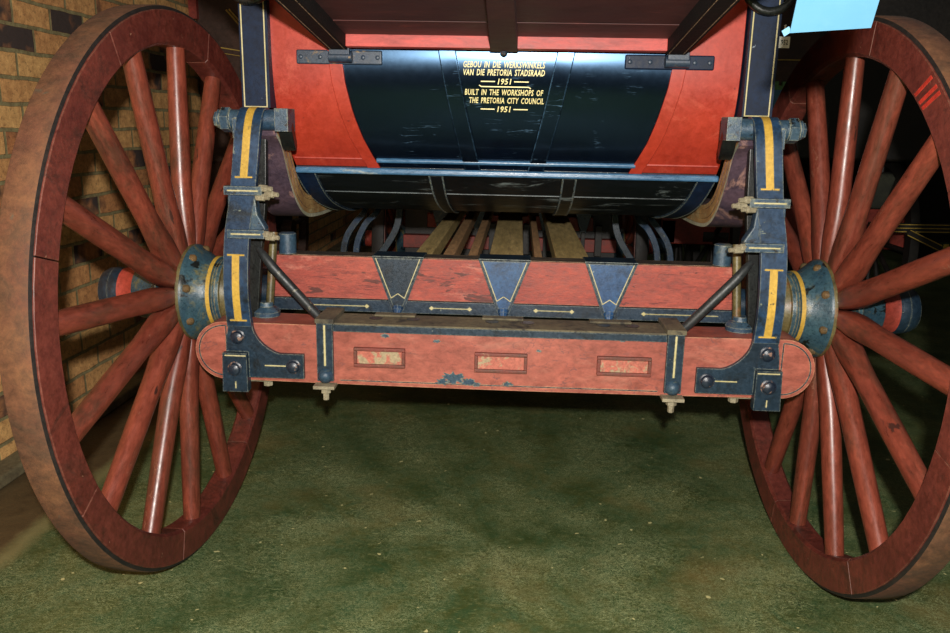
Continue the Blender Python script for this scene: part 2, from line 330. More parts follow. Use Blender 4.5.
# ------------------------------------------------------------------ the setting
b = MB(); b.box(-1.9, 4.2, -3.6, 8.2, -0.1, 0); struct(b.build('floor', 'floor'))
b = MB(); b.box(-1.95, -1.75, -3.6, 8.2, 0, 3.4); struct(b.build('wall_left', 'brick'))
b = MB(); b.box(-1.95, 4.2, 8.0, 8.2, 0, 3.4); struct(b.build('wall_back', 'darkwall'))
b = MB(); b.box(4.0, 4.2, -3.6, 8.2, 0, 3.4); struct(b.build('wall_right', 'darkwall'))
b = MB(); b.box(-1.75, -1.66, -3.6, 8.0, 0, 0.045); struct(b.build('baseboard_left', 'concrete', bevel=.01))

# ------------------------------------------------------------------ the coach
coach = thing(empty('mail_coach', (0, 0, 0)), 'large red and blue horse coach seen from behind, with tall spoked rear wheels', 'carriage')

# ---- wheels
def make_wheel(name, Rw, rin, nsp, off, loc, rot, hubr=0.134, marks=False, label=None, detail=True, spoke_me=None, wob=0.0):
    rf = Rw - 0.010
    b = MB(); nf = nsp // 2; gap = 0.0016
    for k in range(nf):
        a0 = 2 * PI * k / nf + math.radians(off) + PI / nsp; a1 = a0 + 2 * PI / nf
        n = 10; sec = [(0.0, rin + .008), (0.008, rin), (0.062, rin), (0.070, rin + .008), (0.070, rf), (0.0, rf)]
        vs = []; fs = []
        for i in range(n + 1):
            th = lerp(a0 + gap, a1 - gap, i / n)
            for x, r in sec: vs.append((x, r * math.cos(th), r * math.sin(th)))
        q = len(sec)
        for i in range(n):
            for j in range(q): fs.append((i * q + j, i * q + (j + 1) % q, (i + 1) * q + (j + 1) % q, (i + 1) * q + j))
        fs += [tuple(range(q)), tuple(range(n * q + q - 1, n * q - 1, -1))]
        b.add(vs, fs, 0)
    if marks:                                     # bright red touch-up strokes by one felloe joint
        for (ra, dth) in ((0.0, 1.4), (0.0, -0.2), (0.0, -2.6)):
            th0 = math.radians(marks + dth)
            vs = []
            for r, dt in ((rin + .012, -1.6), (rf - .010, .6), (rf - .010, 1.5), (rin + .012, -.7)):
                vs.append((-0.0007, r * math.cos(th0 + math.radians(dt)), r * math.sin(th0 + math.radians(dt))))
            vs += [(.001, y, z) for _, y, z in vs]
            b.add(vs, [(0, 1, 2, 3), (7, 6, 5, 4), (0, 4, 5, 1), (1, 5, 6, 2), (2, 6, 7, 3), (3, 7, 4, 0)], 1)
    wheel = b.build(name, ['felloe', 'touchup'], coach, bevel=.002, label=label)
    wheel.location = loc; wheel.rotation_euler = rot
    # tyre: iron channel with dusty tread
    prof = [(0.004, rf - .006), (0.004, rf), (0.007, Rw - .002), (0.012, Rw), (0.069, Rw), (0.073, Rw - .003), (0.073, rf - .006)]
    b = MB(); n = 128; q = len(prof); vs = []; fs = []; ms = []
    for i in range(n):
        th = 2 * PI * i / n
        vs += [(x, r * math.cos(th), r * math.sin(th)) for x, r in prof]
    mm = [1, 1, 0, 0, 0, 1, 1]
    for i in range(n):
        for j in range(q):
            fs.append((i * q + j, i * q + (j + 1) % q, ((i + 1) % n) * q + (j + 1) % q, ((i + 1) % n) * q + j)); ms.append(mm[j])
    b.add(vs, fs, ms); b.build('tyre', ['tyre' if detail else 'tyre_side', 'tyre_side'], wheel, label='dusty brown tyre with a dark edge' if detail else None)
    # spokes
    if spoke_me is None:
        b = MB(); n = 16; k_ = Rw / 0.75; vs = []; fs = []
        secs = [(.085, .0165, .026, .030, 4), (.14, .026, .029, .030, 4), (.19, .030, .029, .030, 3.2), (.245, .0305, .027, .030, 2.4), (.30, .0295, .0262, .030, 2), (.45, .0290, .0255, .030, 2), (.58, .0275, .024, .030, 2), (rin + .02, .026, .023, .030, 2)] if detail else [(.06, .012, .02, .03, 3), (.14, .02, .022, .035, 2), (rin + .01, .018, .018, .036, 2)]
        for r, tw, ax, xc, sq in secs:
            for k in range(n):
                th = 2 * PI * (k + .5) / n; c, s_ = math.cos(th), math.sin(th)
                vs.append((xc + ax * math.copysign(abs(c) ** (2 / sq), c), tw * math.copysign(abs(s_) ** (2 / sq), s_), r))
        for i in range(len(secs) - 1):
            for k in range(n): fs.append((i * n + k, i * n + (k + 1) % n, (i + 1) * n + (k + 1) % n, (i + 1) * n + k))
        fs += [tuple(range(n - 1, -1, -1)), tuple(range((len(secs) - 1) * n, len(secs) * n))]
        b.add(vs, fs); first = b.build('spoke', 'spoke', wheel)
    else:
        first = bpy.data.objects.new('spoke', spoke_me); col.objects.link(first); first.parent = wheel
    for k in range(nsp):
        o = first if k == 0 else copy_of(first, wheel)
        th = 2 * PI * k / nsp; o.rotation_euler = (th + math.radians(off + wob * math.sin(th)) - PI / 2, 0, 0)
    # hub
    h = hubr / 0.134
    b = MB()
    b.lathe([(-.135, .070 * h), (-.13, .080 * h), (-.10, .088 * h), (-.098, .094 * h), (-.088, .096 * h), (-.086, .092 * h), (-.078, .092 * h), (-.076, .101 * h), (-.066, .102 * h), (-.064, .097 * h), (-.058, .098 * h), (-.048, .103 * h), (-.034, .113 * h), (-.018, .125 * h), (-.012, .131 * h), (-.006, .134 * h), (.003, .134 * h), (.003, .05)],
            (0, 0, 0), (1, 0, 0), 48, [1, 1, 1, 0, 0, 0, 0, 2, 2, 0, 0, 0, 0, 0, 0, 1, 1])
    hub = b.build('hub', ['hub', 'collar', 'yellow'], wheel, label='grimy blue flared hub with yellow ring')
    b = MB()
    b.lathe([(.06, .05), (.062, .12 * h), (.074, .118 * h), (.09, .095 * h), (.12, .080 * h), (.15, .075 * h), (.155, .070 * h), (.20, .064 * h), (.205, .066 * h), (.225, .066 * h), (.227, .064 * h), (.24, .064 * h), (.256, .056 * h), (.258, .03 * h)],
            (0, 0, 0), (1, 0, 0), 40, [0, 0, 0, 0, 0, 0, 1, 2, 2, 2, 2, 2, 2])
    b.build('hub_cap', ['hub', 'far_red', 'iron', 'yellow'], wheel, label='outer hub end with a red band')
    if detail:
        hb = None
        for k in range(8):
            th = 2 * PI * (k + .35) / 8; c, s_ = math.cos(th), math.sin(th)
            if hb is None:
                b = MB(); b.lathe([(0, .0115), (.010, .0115), (.014, .008), (.016, .004)], (0, 0, 0), (-1, 0, 0), 10); hb = b.build('hub_bolt', 'hubbolt', wheel); o = hb
            else: o = copy_of(hb, wheel)
            o.location = (-.016, .119 * c, .119 * s_)
    return wheel, first.data
wl, sp_me = make_wheel('rear_wheel', .75, .655, 16, 5.5, (-.8568, -.0157, .75), (0, .0109, PI - .0157), label='left rear wheel in front of the brick wall', wob=-1.2)
wr, _ = make_wheel('rear_wheel', .75, .655, 16, 1.0, (.8568, .0157, .75), (0, -.0070, .0308), marks=128.5, label='right rear wheel with bright red paint strokes on its rim', spoke_me=sp_me, wob=-1.7)
fl, fsp = make_wheel('front_wheel', .52, .45, 12, 4, (-.70, 2.75, .52), (0, 0, PI), hubr=.10, detail=False)
make_wheel('front_wheel', .52, .45, 12, 4, (.68, 2.75, .52), (0, 0, 0), hubr=.10, detail=False, spoke_me=fsp)

# ---- axle, axle bed and its V straps
b = MB(); b.cyl((-.80, .03, .75), (.79, .03, .75), .045, 20); b.build('axle', 'iron', coach)
b = MB()
b.box(-.640, .626, -.020, .055, .745, .862, 0)
b.box(-.645, .63, -.024, .055, .709, .7435, 1)
for x0, x1, e0, e1 in ((-.560, -.375, 0, 1), (-.195, -.090, 1, 1), (.092, .190, 1, 1), (.385, .585, 1, 0)):
    z = .7255 + (.002 if x0 > 0 else 0)
    b.box(x0, x1, -.0252, -.023, z - .0011, z + .0011, 2)
    for x, e in ((x0, e0), (x1, e1)):
        if e: b.prism([(x - .007, z), (x, z - .006), (x + .007, z), (x, z + .006)], -.0254, -.023, 2)
bed = b.build('axle_bed', ['bed', 'iron', 'cream'], coach, bevel=.004)
b = MB(); b.box(-.62, .61, -.012, .053, .8618, .8635); b.build('top_board', 'grime', bed)
for cx, inner in ((-.2875, 'iron'), (.003, 'iron_mid'), (.2900, 'iron_mid')):
    b = MB()
    y = -.0205
    b.prism([(cx - .071, .866), (cx - .018, .722), (cx - .008, .707), (cx + .008, .707), (cx + .018, .722), (cx + .071, .866)], y - .008, y, 0)
    b.prism([(cx - .0625, .861), (cx - .0125, .730), (cx + .0125, .730), (cx + .0625, .861)], y - .0095, y - .007, 1)
    b.box(cx - .071, cx + .071, y - .008, .056, .8625, .868, 0)
    # cream V lining
    def line(p, q, wd=.0011):
        (x0, z0), (x1, z1) = p, q; d = Vector((x1 - x0, 0, z1 - z0)); nn = Vector((-d.z, 0, d.x)).normalized() * wd
        m_ = Vector(((x0 + x1) / 2, y - .0102, (z0 + z1) / 2)); b.obox(m_, d / 2, nn, (0, .0008, 0), 2)
    line((cx - .0605, .862), (cx - .0185, .752)); line((cx + .0605, .862), (cx + .0185, .752))
    line((cx - .0185, .752), (cx, .765)); line((cx + .0185, .752), (cx, .765))
    vs = b.build('strap_plate', ['iron', inner, 'cream'], bed, bevel=.0025)
    b = MB(); b.lathe([(0, .015), (.012, .014), (.014, .012), (.034, .0075), (.037, .003)], (cx, y - .010, .729), (0, -.55, -.83), 8); b.build('strap_bolt', 'iron_mid', bed, bevel=.001)

# ---- cross bar
b = MB()
pts = []
for k in range(0, 17):
    th = PI / 2 + PI * k / 16; pts.append((-.727 + .0785 * math.cos(th), .6275 + .0785 * math.sin(th)))
for k in range(1, 12): x = lerp(-.72, .72, k / 12); pts.append((x, .549 - .005 * math.cos(x / .72 * PI / 2)))
for k in range(0, 17):
    th = -PI / 2 + PI * k / 16; pts.append((.724 + .0785 * math.cos(th), .6275 + .0785 * math.sin(th)))
for k in range(1, 12): x = lerp(.72, -.72, k / 12); pts.append((x, .706 - .003 * math.cos(x / .72 * PI / 2)))
b.prism(pts, -.170, -.052, 0)
def flatline(b, path, y, wd, mat):
    P = [Vector((x, y, z)) for x, z in path]
    b.ribbon(P, [Vector((-(P[min(i + 1, len(P) - 1)] - P[max(i - 1, 0)]).z, 0, (P[min(i + 1, len(P) - 1)] - P[max(i - 1, 0)]).x)).normalized() * wd for i in range(len(P))], .0012, mat, -.0006)
for s, cx in ((-1, -.727), (1, .724)):
    arc = [(cx + s * .068 * math.sin(PI * k / 20), .6275 + .068 * math.cos(PI * k / 20)) for k in range(21)]
    arc = [(cx - s * .006, arc[0][1])] + arc + [(cx - s * .006, arc[-1][1]), (cx - s * .006, arc[0][1])]
    flatline(b, arc, -.1702, .0016, 1)
# thin dark line along the lower edge, worn dark blotch at mid-span
b.box(-.42, .41, -.1712, -.169, .5555, .558, 1)
bar = b.build('cross_bar', ['pink', 'iron'], coach, bevel=.005)
random.seed(3)
for j, (bx, bz, sz) in enumerate(((-.118, .574, .022), (-.083, .563, .014), (-.150, .562, .012), (-.060, .5575, .008), (.02, .562, .010), (-.30, .682, .009), (-.165, .672, .007), (.31, .690, .006), (.10, .655, .005))):
    b = MB(); pts = []
    for k in range(26):
        th = 2 * PI * k / 26; q_ = sz * random.uniform(.5, 1.2); pts.append((bx + q_ * 1.5 * math.cos(th), max(bz + q_ * .8 * math.sin(th), .5495 + .0001 * k)))
    b.prism(pts, -.1704 - .0001 * j, -.168, 0); b.build('paint_loss', 'iron_worn', bar, label='bare dark patch where the paint is lost')
b = MB()
b.box(-.436, .424, -.1725, -.060, .7035, .7125, 0)
for x in (-.335, -.235, -.025, .07, .27, .345):
    b.lathe([(0, .018), (.0012, .018)], (x, -.105, .7124), (0, 0, 1), 18, [1])
for x in (-.2875, .003, .29): b.box(x - .055, x + .055, -.085, -.055, .7125, .7175, 2)
b.box(-.436, .424, -.1745, -.1695, .690, .7085, 3)
b.build('top_plate', ['dusty', 'ring_black', 'dusty', 'iron'], bar, bevel=.002)
for (x0, x1, z0, z1) in ((-.382, -.247, .597, .650), (-.066, .071, .594, .647), (.250, .389, .597, .648)):
    b = MB(); t = .009
    b.box(x0, x1, -.181, -.169, z1 - t, z1); b.box(x0, x1, -.181, -.169, z0, z0 + t)
    b.box(x0, x0 + t, -.181, -.169, z0 + t, z1 - t); b.box(x1 - t, x1, -.181, -.169, z0 + t, z1 - t)
    pl = b.build('name_plate', 'plaque_rim', bar, bevel=.002)
    b = MB(); b.box(x0 + t, x1 - t, -.1745, -.169, z0 + t, z1 - t); b.build('plate_face', 'plaque', bar)
b = MB()
for x in (-.33, -.16, -.04, .09, .17, .33): b.lathe([(0, .007), (.006, .006), (.011, .003)], (x, -.12, .545), (0, 0, -1), 8)
b.build('bolt_tip', 'bolt_pale', bar)
# stirrup bands
for x in (-.457, .446):
    b = MB()
    b.box(x - .0215, x + .0215, -.182, -.170, .556, .7235, 0)
    b.box(x - .0245, x + .0245, -.184, -.045, .7125, .7245, 1)
    b.box(x - .0025, x + .0025, -.1832, -.181, .598, .708, 2)
    st = b.build('stirrup_band', ['iron', 'dusty', 'cream'], bar, bevel=.002)
    b = MB(); b.lathe([(0, .021), (.012, .020), (.022, .012), (.026, .004)], (x, -.172, .570), (0, -1, .15), 14); b.build('knob', 'iron_worn', bar)
    b = MB(); b.box(x - .028, x + .028, -.205, -.11, .540, .549, 0)
    b.lathe([(0, .014), (.016, .014), (.017, .009), (.035, .0085), (.037, .006)], (x, -.178, .540), (0, 0, -1), 6); b.build('stirrup_nut', 'bolt_pale', bar, bevel=.001)

# ---- upright stands with shackles (left s=-1, right s=+1)
def upright(s):
    X = lambda a: -.005 + s * a
    side = 'left' if s < 0 else 'right'
    def pr(b, pts, y0, y1, mat=0): b.prism([(X(a), z) for a, z in pts], y0, y1, mat)
    # the stand: one bowed flat bar from the corner plate up and over the shackle pin
    b = MB()
    path = smooth([(X(.673), -.182, .700), (X(.672), -.196, .80), (X(.667), -.186, .93), (X(.650), -.182, 1.03), (X(.636), -.184, 1.13), (X(.631), -.176, 1.19), (X(.630), -.155, 1.228), (X(.630), -.128, 1.243), (X(.630), -.100, 1.240), (X(.630), -.082, 1.222), (X(.630), -.078, 1.19)], 6)
    b.ribbon(path, Vector((.032, 0, 0)), .016, 0, -.008)
    # yellow lining, top run and lower run, each with end serifs
    def stripe(za, zb, cap):
        pp = [p for p in path if za <= p.z <= zb and p.y < -.11]
        b.ribbon(pp, Vector((.0095, 0, 0)), .0015, 1, -.0094)
        e = [pp[0]] + ([pp[-1]] if cap else [])
        for q in e: b.obox(q + Vector((0, -.0085, 0)), (.022, 0, 0), (0, .0012, 0), (0, 0, .002), 1)
    stripe(1.075, 1.26, False); stripe(.712, .905, True)
    o = b.build('upright_stand', ['iron_stand', 'yellow'], coach, bevel=.003, label=side + ' rear iron upright with yellow stripes')
    # corner plate on the bar
    b = MB()
    curve = [(.640 - .058 * (1 - math.cos(t)) - .0, .705 - .078 * math.sin(t)) for t in [PI / 2 * k / 8 for k in range(9)]]
    curve = [(.641, .712)] + [(.641 - .072 * math.sin(t) * 1.0 * (1 - math.cos(t)) ** .5, .705 - .078 * math.sin(t)) for t in [PI / 2 * k / 10 for k in range(11)]]
    pr(b, curve + [(.508, .627), (.508, .560), (.655, .560), (.655, .525), (.720, .525), (.712, .66), (.703, .712)], -.1835, -.1705, 0)
    pr(b, [(.654, .524), (.654, .630), (.718, .630), (.722, .524)], -.200, -.183, 0)
    b.box(X(.684) - .028, X(.684) + .028, -.2012, -.199, .6215, .6245, 1)
    b.box(X(.584) - .028, X(.584) + .028, -.1847, -.183, .5925, .5955, 1)
    b.box(X(.686) - .0015, X(.686) + .0015, -.2012, -.199, .534, .553, 1)
    pl = b.build('corner_plate', ['iron', 'cream'], o, bevel=.003)
    for a, z, y in ((.680, .670, -.1835), (.686, .588, -.200), (.535, .594, -.1835)):
        b = MB(); b.lathe([(0, .020), (.003, .020), (.005, .0165), (.012, .014), (.016, .007)], (X(a), y, z), (0, -1, 0), 14); b.build('bolt', 'bolt_dark', o)
    b = MB(); b.box(X(.635) - .03, X(.635) + .03, -.15, -.09, .538, .552); b.lathe([(0, .014), (.018, .013), (.02, .008)], (X(.622), -.128, .540), (0, 0, -1), 6); b.build('lower_nut', 'bolt_pale', o, bevel=.001)
    # clamps
    for z, a, hw, nuts in ((1.050, .6425, .048, ((-.060, .010), (-.052, -.012), (-.075, -.004))), (.942, .640, .047, ((-.056, .004), (-.070, -.003)))):
        b = MB(); b.box(X(a) - hw, X(a) + hw, -.204, -.165, z - .011, z + .011, 0)
        b.box(X(a) - hw * .8, X(a) + hw * .8, -.2052, -.203, z - .0016, z + .0016, 1)
        b.build('clamp', ['iron_worn', 'cream'], o, bevel=.003)
        for da, dz in nuts:
            b = MB(); b.lathe([(0, .0098), (.022, .0098), (.023, .0065), (.036, .0065)], (X(a + da + .02), -.192, z + dz - .004), (-s, -.35, 0), 6); b.build('clamp_bolt', 'bolt_pale', o, bevel=.0012)
    # plate between the clamps
    b = MB(); pr(b, [(.617, 1.04), (.612, .99), (.592, .955), (.600, .94), (.690, .94), (.686, 1.04)], -.190, -.160, 0); b.build('clamp_plate', 'iron_worn', o, bevel=.004)
    # shackle pin with square head, collar and outer nut
    b = MB(); b.lathe([(0, .026), (.055, .026), (.056, .024), (.16, .024)], (X(.560), -.128, 1.222), (s, 0, 0), 20)
    b.obox((X(.552), -.128, 1.222), (.017, 0, 0), (0, .033, 0), (0, 0, .028), 0)
    b.lathe([(0, .032), (.022, .032), (.026, .022), (.040, .020), (.044, .012)], (X(.688), -.128, 1.220), (s, 0, 0), 6)
    b.obox((X(.668), -.150, 1.200), (.006, 0, 0), (0, .015, 0), (0, 0, .024), 0)
    b.build('shackle_pin', 'iron_worn', o, bevel=.003)
    # hanging link that grips the thoroughbrace
    b = MB(); pth = smooth([(X(.553), -.128, 1.215), (X(.553), -.108, 1.192), (X(.556), -.085, 1.172), (X(.560), -.058, 1.158)], 5)
    b.ribbon(pth, Vector((.018, 0, 0)), .032, 0, -.015); b.build('shackle_link', 'ring_black', o, bevel=.008)
    # inner stay rod, vertical rod with domed foot, pipe socket
    b = MB(); b.tube([(X(.636), -.118, .893), (X(.622), -.126, .878), (X(.597), -.132, .848), (X(.500), -.116, .733), (X(.482), -.112, .712)], [.008, .011, .0128, .0128, .0118], 14); b.build('stay_rod', 'bolt_dark' if False else 'rod', o)
    b = MB(); b.tube([(X(.626), -.085, .70), (X(.612), -.06, .93)], .011, 12, 1)
    b.lathe([(0, .036), (.012, .037), (.022, .030), (.026, .02), (.038, .018)], (X(.632), -.085, .706), (0, 0, 1), 18, [0] * 4)
    b.build('tie_rod', ['iron_worn', 'collar'], o)
    b = MB(); b.lathe([(0, .024), (.055, .024), (.058, .018)], (X(.590), -.01, .866), (0, 0, 1), 14); b.build('socket', 'iron_worn', o)
    b = MB(); pth = smooth([(X(.676), -.10, .68), (X(.66), -.10, .85), (X(.640), -.10, 1.02), (X(.632), -.10, 1.19)], 5); b.ribbon(pth, Vector((.026, 0, 0)), .02, 0, -.01); b.build('rear_bar', 'ring_black', o, bevel=.004)
    # thoroughbrace
    b = MB()
    c = smooth([(X(.626), -.115, 1.200), (X(.628), -.060, 1.165), (X(.630), -.005, 1.095), (X(.631), .065, 1.020), (X(.632), .16, .972), (X(.632), .30, .955), (X(.632), .55, .950), (X(.63), 1.0, .945), (X(.62), 2.4, .98)], 8)
    for lay, (t0, t1, mt) in enumerate(((-.020, -.010, 1), (-.0095, .004, 0), (.0045, .017, 0), (.0175, .031, 0), (.0315, .044, 0))):
        ins = .050 - .0012 * (lay % 2)
        em = 2 if mt else 1
        b.ribbon(c, Vector((ins, 0, 0)), t1 - t0, 0, -t1, mats4=[0, em, 0, em])
    b.build('thoroughbrace', ['leather', 'leather_edge', 'leather_pale'], coach, label=side + ' leather thoroughbrace strap with tan layered edge')
upright(-1); upright(1)

# ---- boot
PROF = [(1.80, -.002), (1.46, -.001), (1.42, 0), (1.40, .0006), (1.37, .0022), (1.34, .0058), (1.31, .0115), (1.28, .0195), (1.25, .030), (1.22, .043), (1.19, .0585), (1.16, .0775), (1.125, .103), (1.095, .130)]
LOW = [(.128, 1.080), (.150, 1.062), (.185, 1.035), (.23, 1.008), (.29, .983), (.36, .963), (.43, .948), (.50, .940), (.60, .934), (.8, .930)]
def py(z): return interp([(zz, yy) for zz, yy in PROF], z)
def hwx(z, s):                                    # half width of the back panel
    return (.628 if s < 0 else .592) - (.030 if s < 0 else .010) * max(0, min(1, (1.26 - z) / .18))
def panel_strip(b, fa, fb, z0, z1, lift, mat, n=16, t=.012):
    vs = []; fs = []
    for i in range(n + 1):
        z = lerp(z0, z1, i / n); y = py(z)
        for x in (fa(z), fb(z)):
            vs += [(x, y - lift, z), (x, y + t, z)]
    for i in range(n):
        k = i * 4
        fs += [(k, k + 2, k + 6, k + 4), (k + 1, k + 5, k + 7, k + 3), (k, k + 4, k + 5, k + 1), (k + 2, k + 3, k + 7, k + 6)]
    fs += [(0, 1, 3, 2), (n * 4, n * 4 + 2, n * 4 + 3, n * 4 + 1)]
    b.add(vs, fs, mat)
b = MB()
panel_strip(b, lambda z: -hwx(z, -1), lambda z: hwx(z, 1), 1.80, 1.095, 0, 0, 40, .03)
boot = b.build('rear_boot', 'black', coach, label='gloss black curved rear boot with gold lettering')
EL = [(1.80, -.44), (1.405, -.438), (1.32, -.430), (1.24, -.414), (1.18, -.396), (1.12, -.371), (1.085, -.352)]
ER = [(1.80, .42), (1.405, .421), (1.32, .411), (1.24, .393), (1.18, .376), (1.12, .350), (1.085, .333)]
b = MB(); panel_strip(b, lambda z: -hwx(z, -1), lambda z: interp(EL, z) - .03, 1.80, 1.098, .004, 0, 30)
panel_strip(b, lambda z: interp(EL, z) - .036, lambda z: interp(EL, z), 1.80, 1.082, .009, 0, 30, .01)
b.box(-.600, -.375, py(1.115) - .012, py(1.115) + .01, 1.118, 1.124, 0)
b.build('side_panel', 'redbody', boot, bevel=.002, label='red left side panel')
b = MB(); panel_strip(b, lambda z: interp(ER, z) + .03, lambda z: hwx(z, 1), 1.80, 1.098, .004, 0, 30)
panel_strip(b, lambda z: interp(ER, z), lambda z: interp(ER, z) + .036, 1.80, 1.082, .009, 0, 30, .01)
b.box(.36, .58, py(1.115) - .012, py(1.115) + .01, 1.118, 1.124, 0)
b.build('side_panel', 'redbody', boot, bevel=.002, label='red right side panel')
for tp, bt in ((-.162, -.094), (.146, .078)):
    b = MB(); f = lambda z, tp=tp, bt=bt: interp([(1.8, tp * 1.3), (1.405, tp), (1.25, lerp(tp, bt, .45)), (1.085, bt)], z)
    panel_strip(b, lambda z: f(z) - .023, lambda z: f(z) + .023, 1.80, 1.083, .010, 0, 30, .01)
    b.build('rib_strap', 'black', boot, bevel=.003)
b = MB()
b.tube([(x / 20 * .72 - .366 - .0, py(1.117) - .004, 1.117) for x in range(0, 21)], .0068, 12)
b.build('moulding', 'ledge', boot)
b = MB(); b.box(-.598, .585, .098, .16, 1.078, 1.096); b.build('ledge', 'ledge', boot, bevel=.006, seg=3)
# lower boot
b = MB(); vs = []; fs = []
sec = LOW + [(1.9, .93), (1.9, 1.10), (.128, 1.10)]
def lowx(y, s): return interp([(.12, .602 if s < 0 else .582), (.5, .545 if s < 0 else .525), (1.9, .54)], y) * s
q = len(sec)
vs = [(lowx(y, -1), y, z) for y, z in sec] + [(lowx(y, 1), y, z) for y, z in sec]
b.add(vs, [tuple(range(q - 1, -1, -1)), tuple(range(q, 2 * q))] + [(i, i + q, (i + 1) % q + q, (i + 1) % q) for i in range(q)])
b.box(-.55, .53, .2075, .2105, 1.0185, 1.0205)
low = b.build('boot_floor', 'blackworn', boot, label='scuffed black lower curve of the boot')
for (ta, tb, ba, bb, m_) in ((-.604, -.546, -.557, -.513, 'post'), (-.222, -.180, -.196, -.164, 'blackworn'), (.156, .197, .150, .190, 'blackworn'), (.530, .580, .482, .536, 'post')):
    b = MB(); pth = []; hs = []
    for y, z in smooth([(y, z, 0) for y, z in LOW[:9]], 3) and [(p.x, p.y) for p in smooth([(y, z, 0) for y, z in LOW[:9]], 3)]:
        t = min(1, (y - .128) / .37); a = lerp(ta, ba, t); c = lerp(tb, bb, t)
        pth.append(((a + c) / 2, y, z)); hs.append(Vector(((c - a) / 2, 0, 0)))
    b.ribbon(pth, hs, .007, 0, -.001)
    for sg in (-1, 1): b.ribbon([(p[0] + sg * (h_.x - .0015), p[1], p[2]) for p, h_ in zip(pth, hs)], Vector((.0015, 0, 0)), .0085, 1, -.001)
    b.build('floor_strap', [m_, 'iron_worn'], boot, bevel=.0)
# lettering, laid onto the curved panel
def lettering(text, xc, z, width, h, parent, name='lettering', mat='letter', shear=.18):
    cu = bpy.data.curves.new(name, 'FONT'); cu.body = text; cu.size = 1; cu.align_x = 'CENTER'; cu.shear = shear; cu.resolution_u = 2; cu.offset = .018; cu.space_word = 1.7; cu.space_character = 1.08
    t = bpy.data.objects.new('tmp', cu); col.objects.link(t)
    dg = bpy.context.evaluated_depsgraph_get(); me = bpy.data.meshes.new_from_object(t.evaluated_get(dg))
    bpy.data.objects.remove(t); bpy.data.curves.remove(cu)
    xs = [v.co.x for v in me.vertices]; ys = [v.co.y for v in me.vertices]
    x0, x1, y0, y1 = min(xs), max(xs), min(ys), max(ys)
    for v in me.vertices:
        zz = z + (v.co.y - y0) / (y1 - y0) * h - h / 2
        v.co = (xc + ((v.co.x - x0) / (x1 - x0) - .5) * width, py(zz) - .0015, zz)
    me.materials.clear(); me.materials.append(MAT[mat])
    o = bpy.data.objects.new(name, me); col.objects.link(o); o.parent = parent
    return o
lettering('GEBOU IN DIE WERKSWINKELS', -.013, 1.3725, .212, .016, boot)
lettering('VAN DIE PRETORIA STADSRAAD', -.013, 1.3530, .212, .016, boot)
lettering('1951', -.011, 1.3305, .036, .0150, boot)
lettering('BUILT IN THE WORKSHOPS OF', -.012, 1.3035, .206, .015, boot)
lettering('THE PRETORIA CITY COUNCIL', -.005, 1.2830, .196, .015, boot)
lettering('1951', -.011, 1.2610, .036, .0150, boot)
b = MB()
def dash(x0, x1, z): b.obox(((x0 + x1) / 2, py(z) - .0008, z), ((x1 - x0) / 2, 0, 0), (0, .0007, 0), (0, 0, .0013))
for z in (1.3305, 1.2610): dash(-.073, -.036, z); dash(.014, .052, z)
dash(-.072, .052, 1.3175)
b.obox((-.074, py(1.3185) - .0008, 1.3190), (.0035, 0, -.002), (0, .0007, 0), (.0005, 0, .0011)); b.obox((.0545, py(1.316) - .0008, 1.3160), (.0035, 0, -.002), (0, .0007, 0), (.0005, 0, .0011))
b.build('lettering_rule', 'letter', boot)

# corner posts
for x0, x1, lx in ((-.697, -.622, 'left'), (.596, .672, 'right')):
    b = MB(); k = .003 if lx == 'left' else -.003
    b.box(x0, x1, -.030, .08, 1.252, 1.80, 0)
    for a, c in ((x0 + .005, x0 + .0085), (x1 - .0105, x1 - .007)): b.box(a, c, -.0312, -.029, 1.2555, 1.80, 1)
    b.box(x0 + .005, x1 - .007, -.0312, -.029, 1.2535, 1.2565, 1)
    o = b.build('corner_post', ['post', 'cream'], coach, bevel=.003, label=lx + ' navy corner post with cream pinstripes')
    b = MB(); xc = (x0 + x1) / 2
    zl = 1.516 if lx == 'left' else 1.507
    pth = [(xc + .074 * math.sin(2 * PI * k / 40), -.042 - .012 * (1 + math.cos(2 * PI * k / 40)) / 2, zl + .092 - .096 * math.cos(2 * PI * k / 40)) for k in range(41)]
    b.tube(pth, .0105, 12); b.build('hanging_loop', 'ring_black', o, label='black leather loop')

# tailgate (boot door let down level, seen from below)
H = Vector((0, -.050, 1.400)); al = math.radians(6.7)
dv = Vector((0, -math.cos(al), math.sin(al))); nv = Vector((0, math.sin(al), math.cos(al))); xv = Vector((1, 0, 0)); L = 1.12
def lid(b, x0, x1, d0, d1, n0, n1, mat=0): b.obox(H + xv * ((x0 + x1) / 2) + dv * ((d0 + d1) / 2) + nv * ((n0 + n1) / 2), xv * ((x1 - x0) / 2), dv * ((d1 - d0) / 2), nv * ((n1 - n0) / 2), mat)
b = MB()
for d0, d1, n0 in ((.024, .16, .032), (.162, .40, .0335), (.402, .64, .038), (.642, .88, .038), (.882, L, .038)): lid(b, -.435, .415, d0, d1, n0, .056)
gate = b.build('tailgate', 'maroon', coach, bevel=.002, label='dark maroon tailgate let down level')
b = MB(); lid(b, -.412, .390, 0, .024, .003, .056); b.build('hinge_rail', 'lip', gate, bevel=.002)
for x0, x1 in ((-.462, -.412), (.390, .440)):
    b = MB(); lid(b, x0, x1, -.004, L, 0, .060, 0)
    for xx in (x0 + .006, x1 - .008): lid(b, xx, xx + .002, .0, L, -.001, .001, 1)
    b.build('gate_arm', ['arm_black', 'grime'], gate, bevel=.003, label='black gate arm')
b = MB(); c = -.0135
vs = []
for d, hw, in ((-.003, .036), (.03, .034), (L, .018)):
    for x, n_ in ((c - hw, 0), (c + hw, 0), (c + hw, .05), (c - hw, .05)): vs.append(H + xv * x + dv * d + nv * n_)
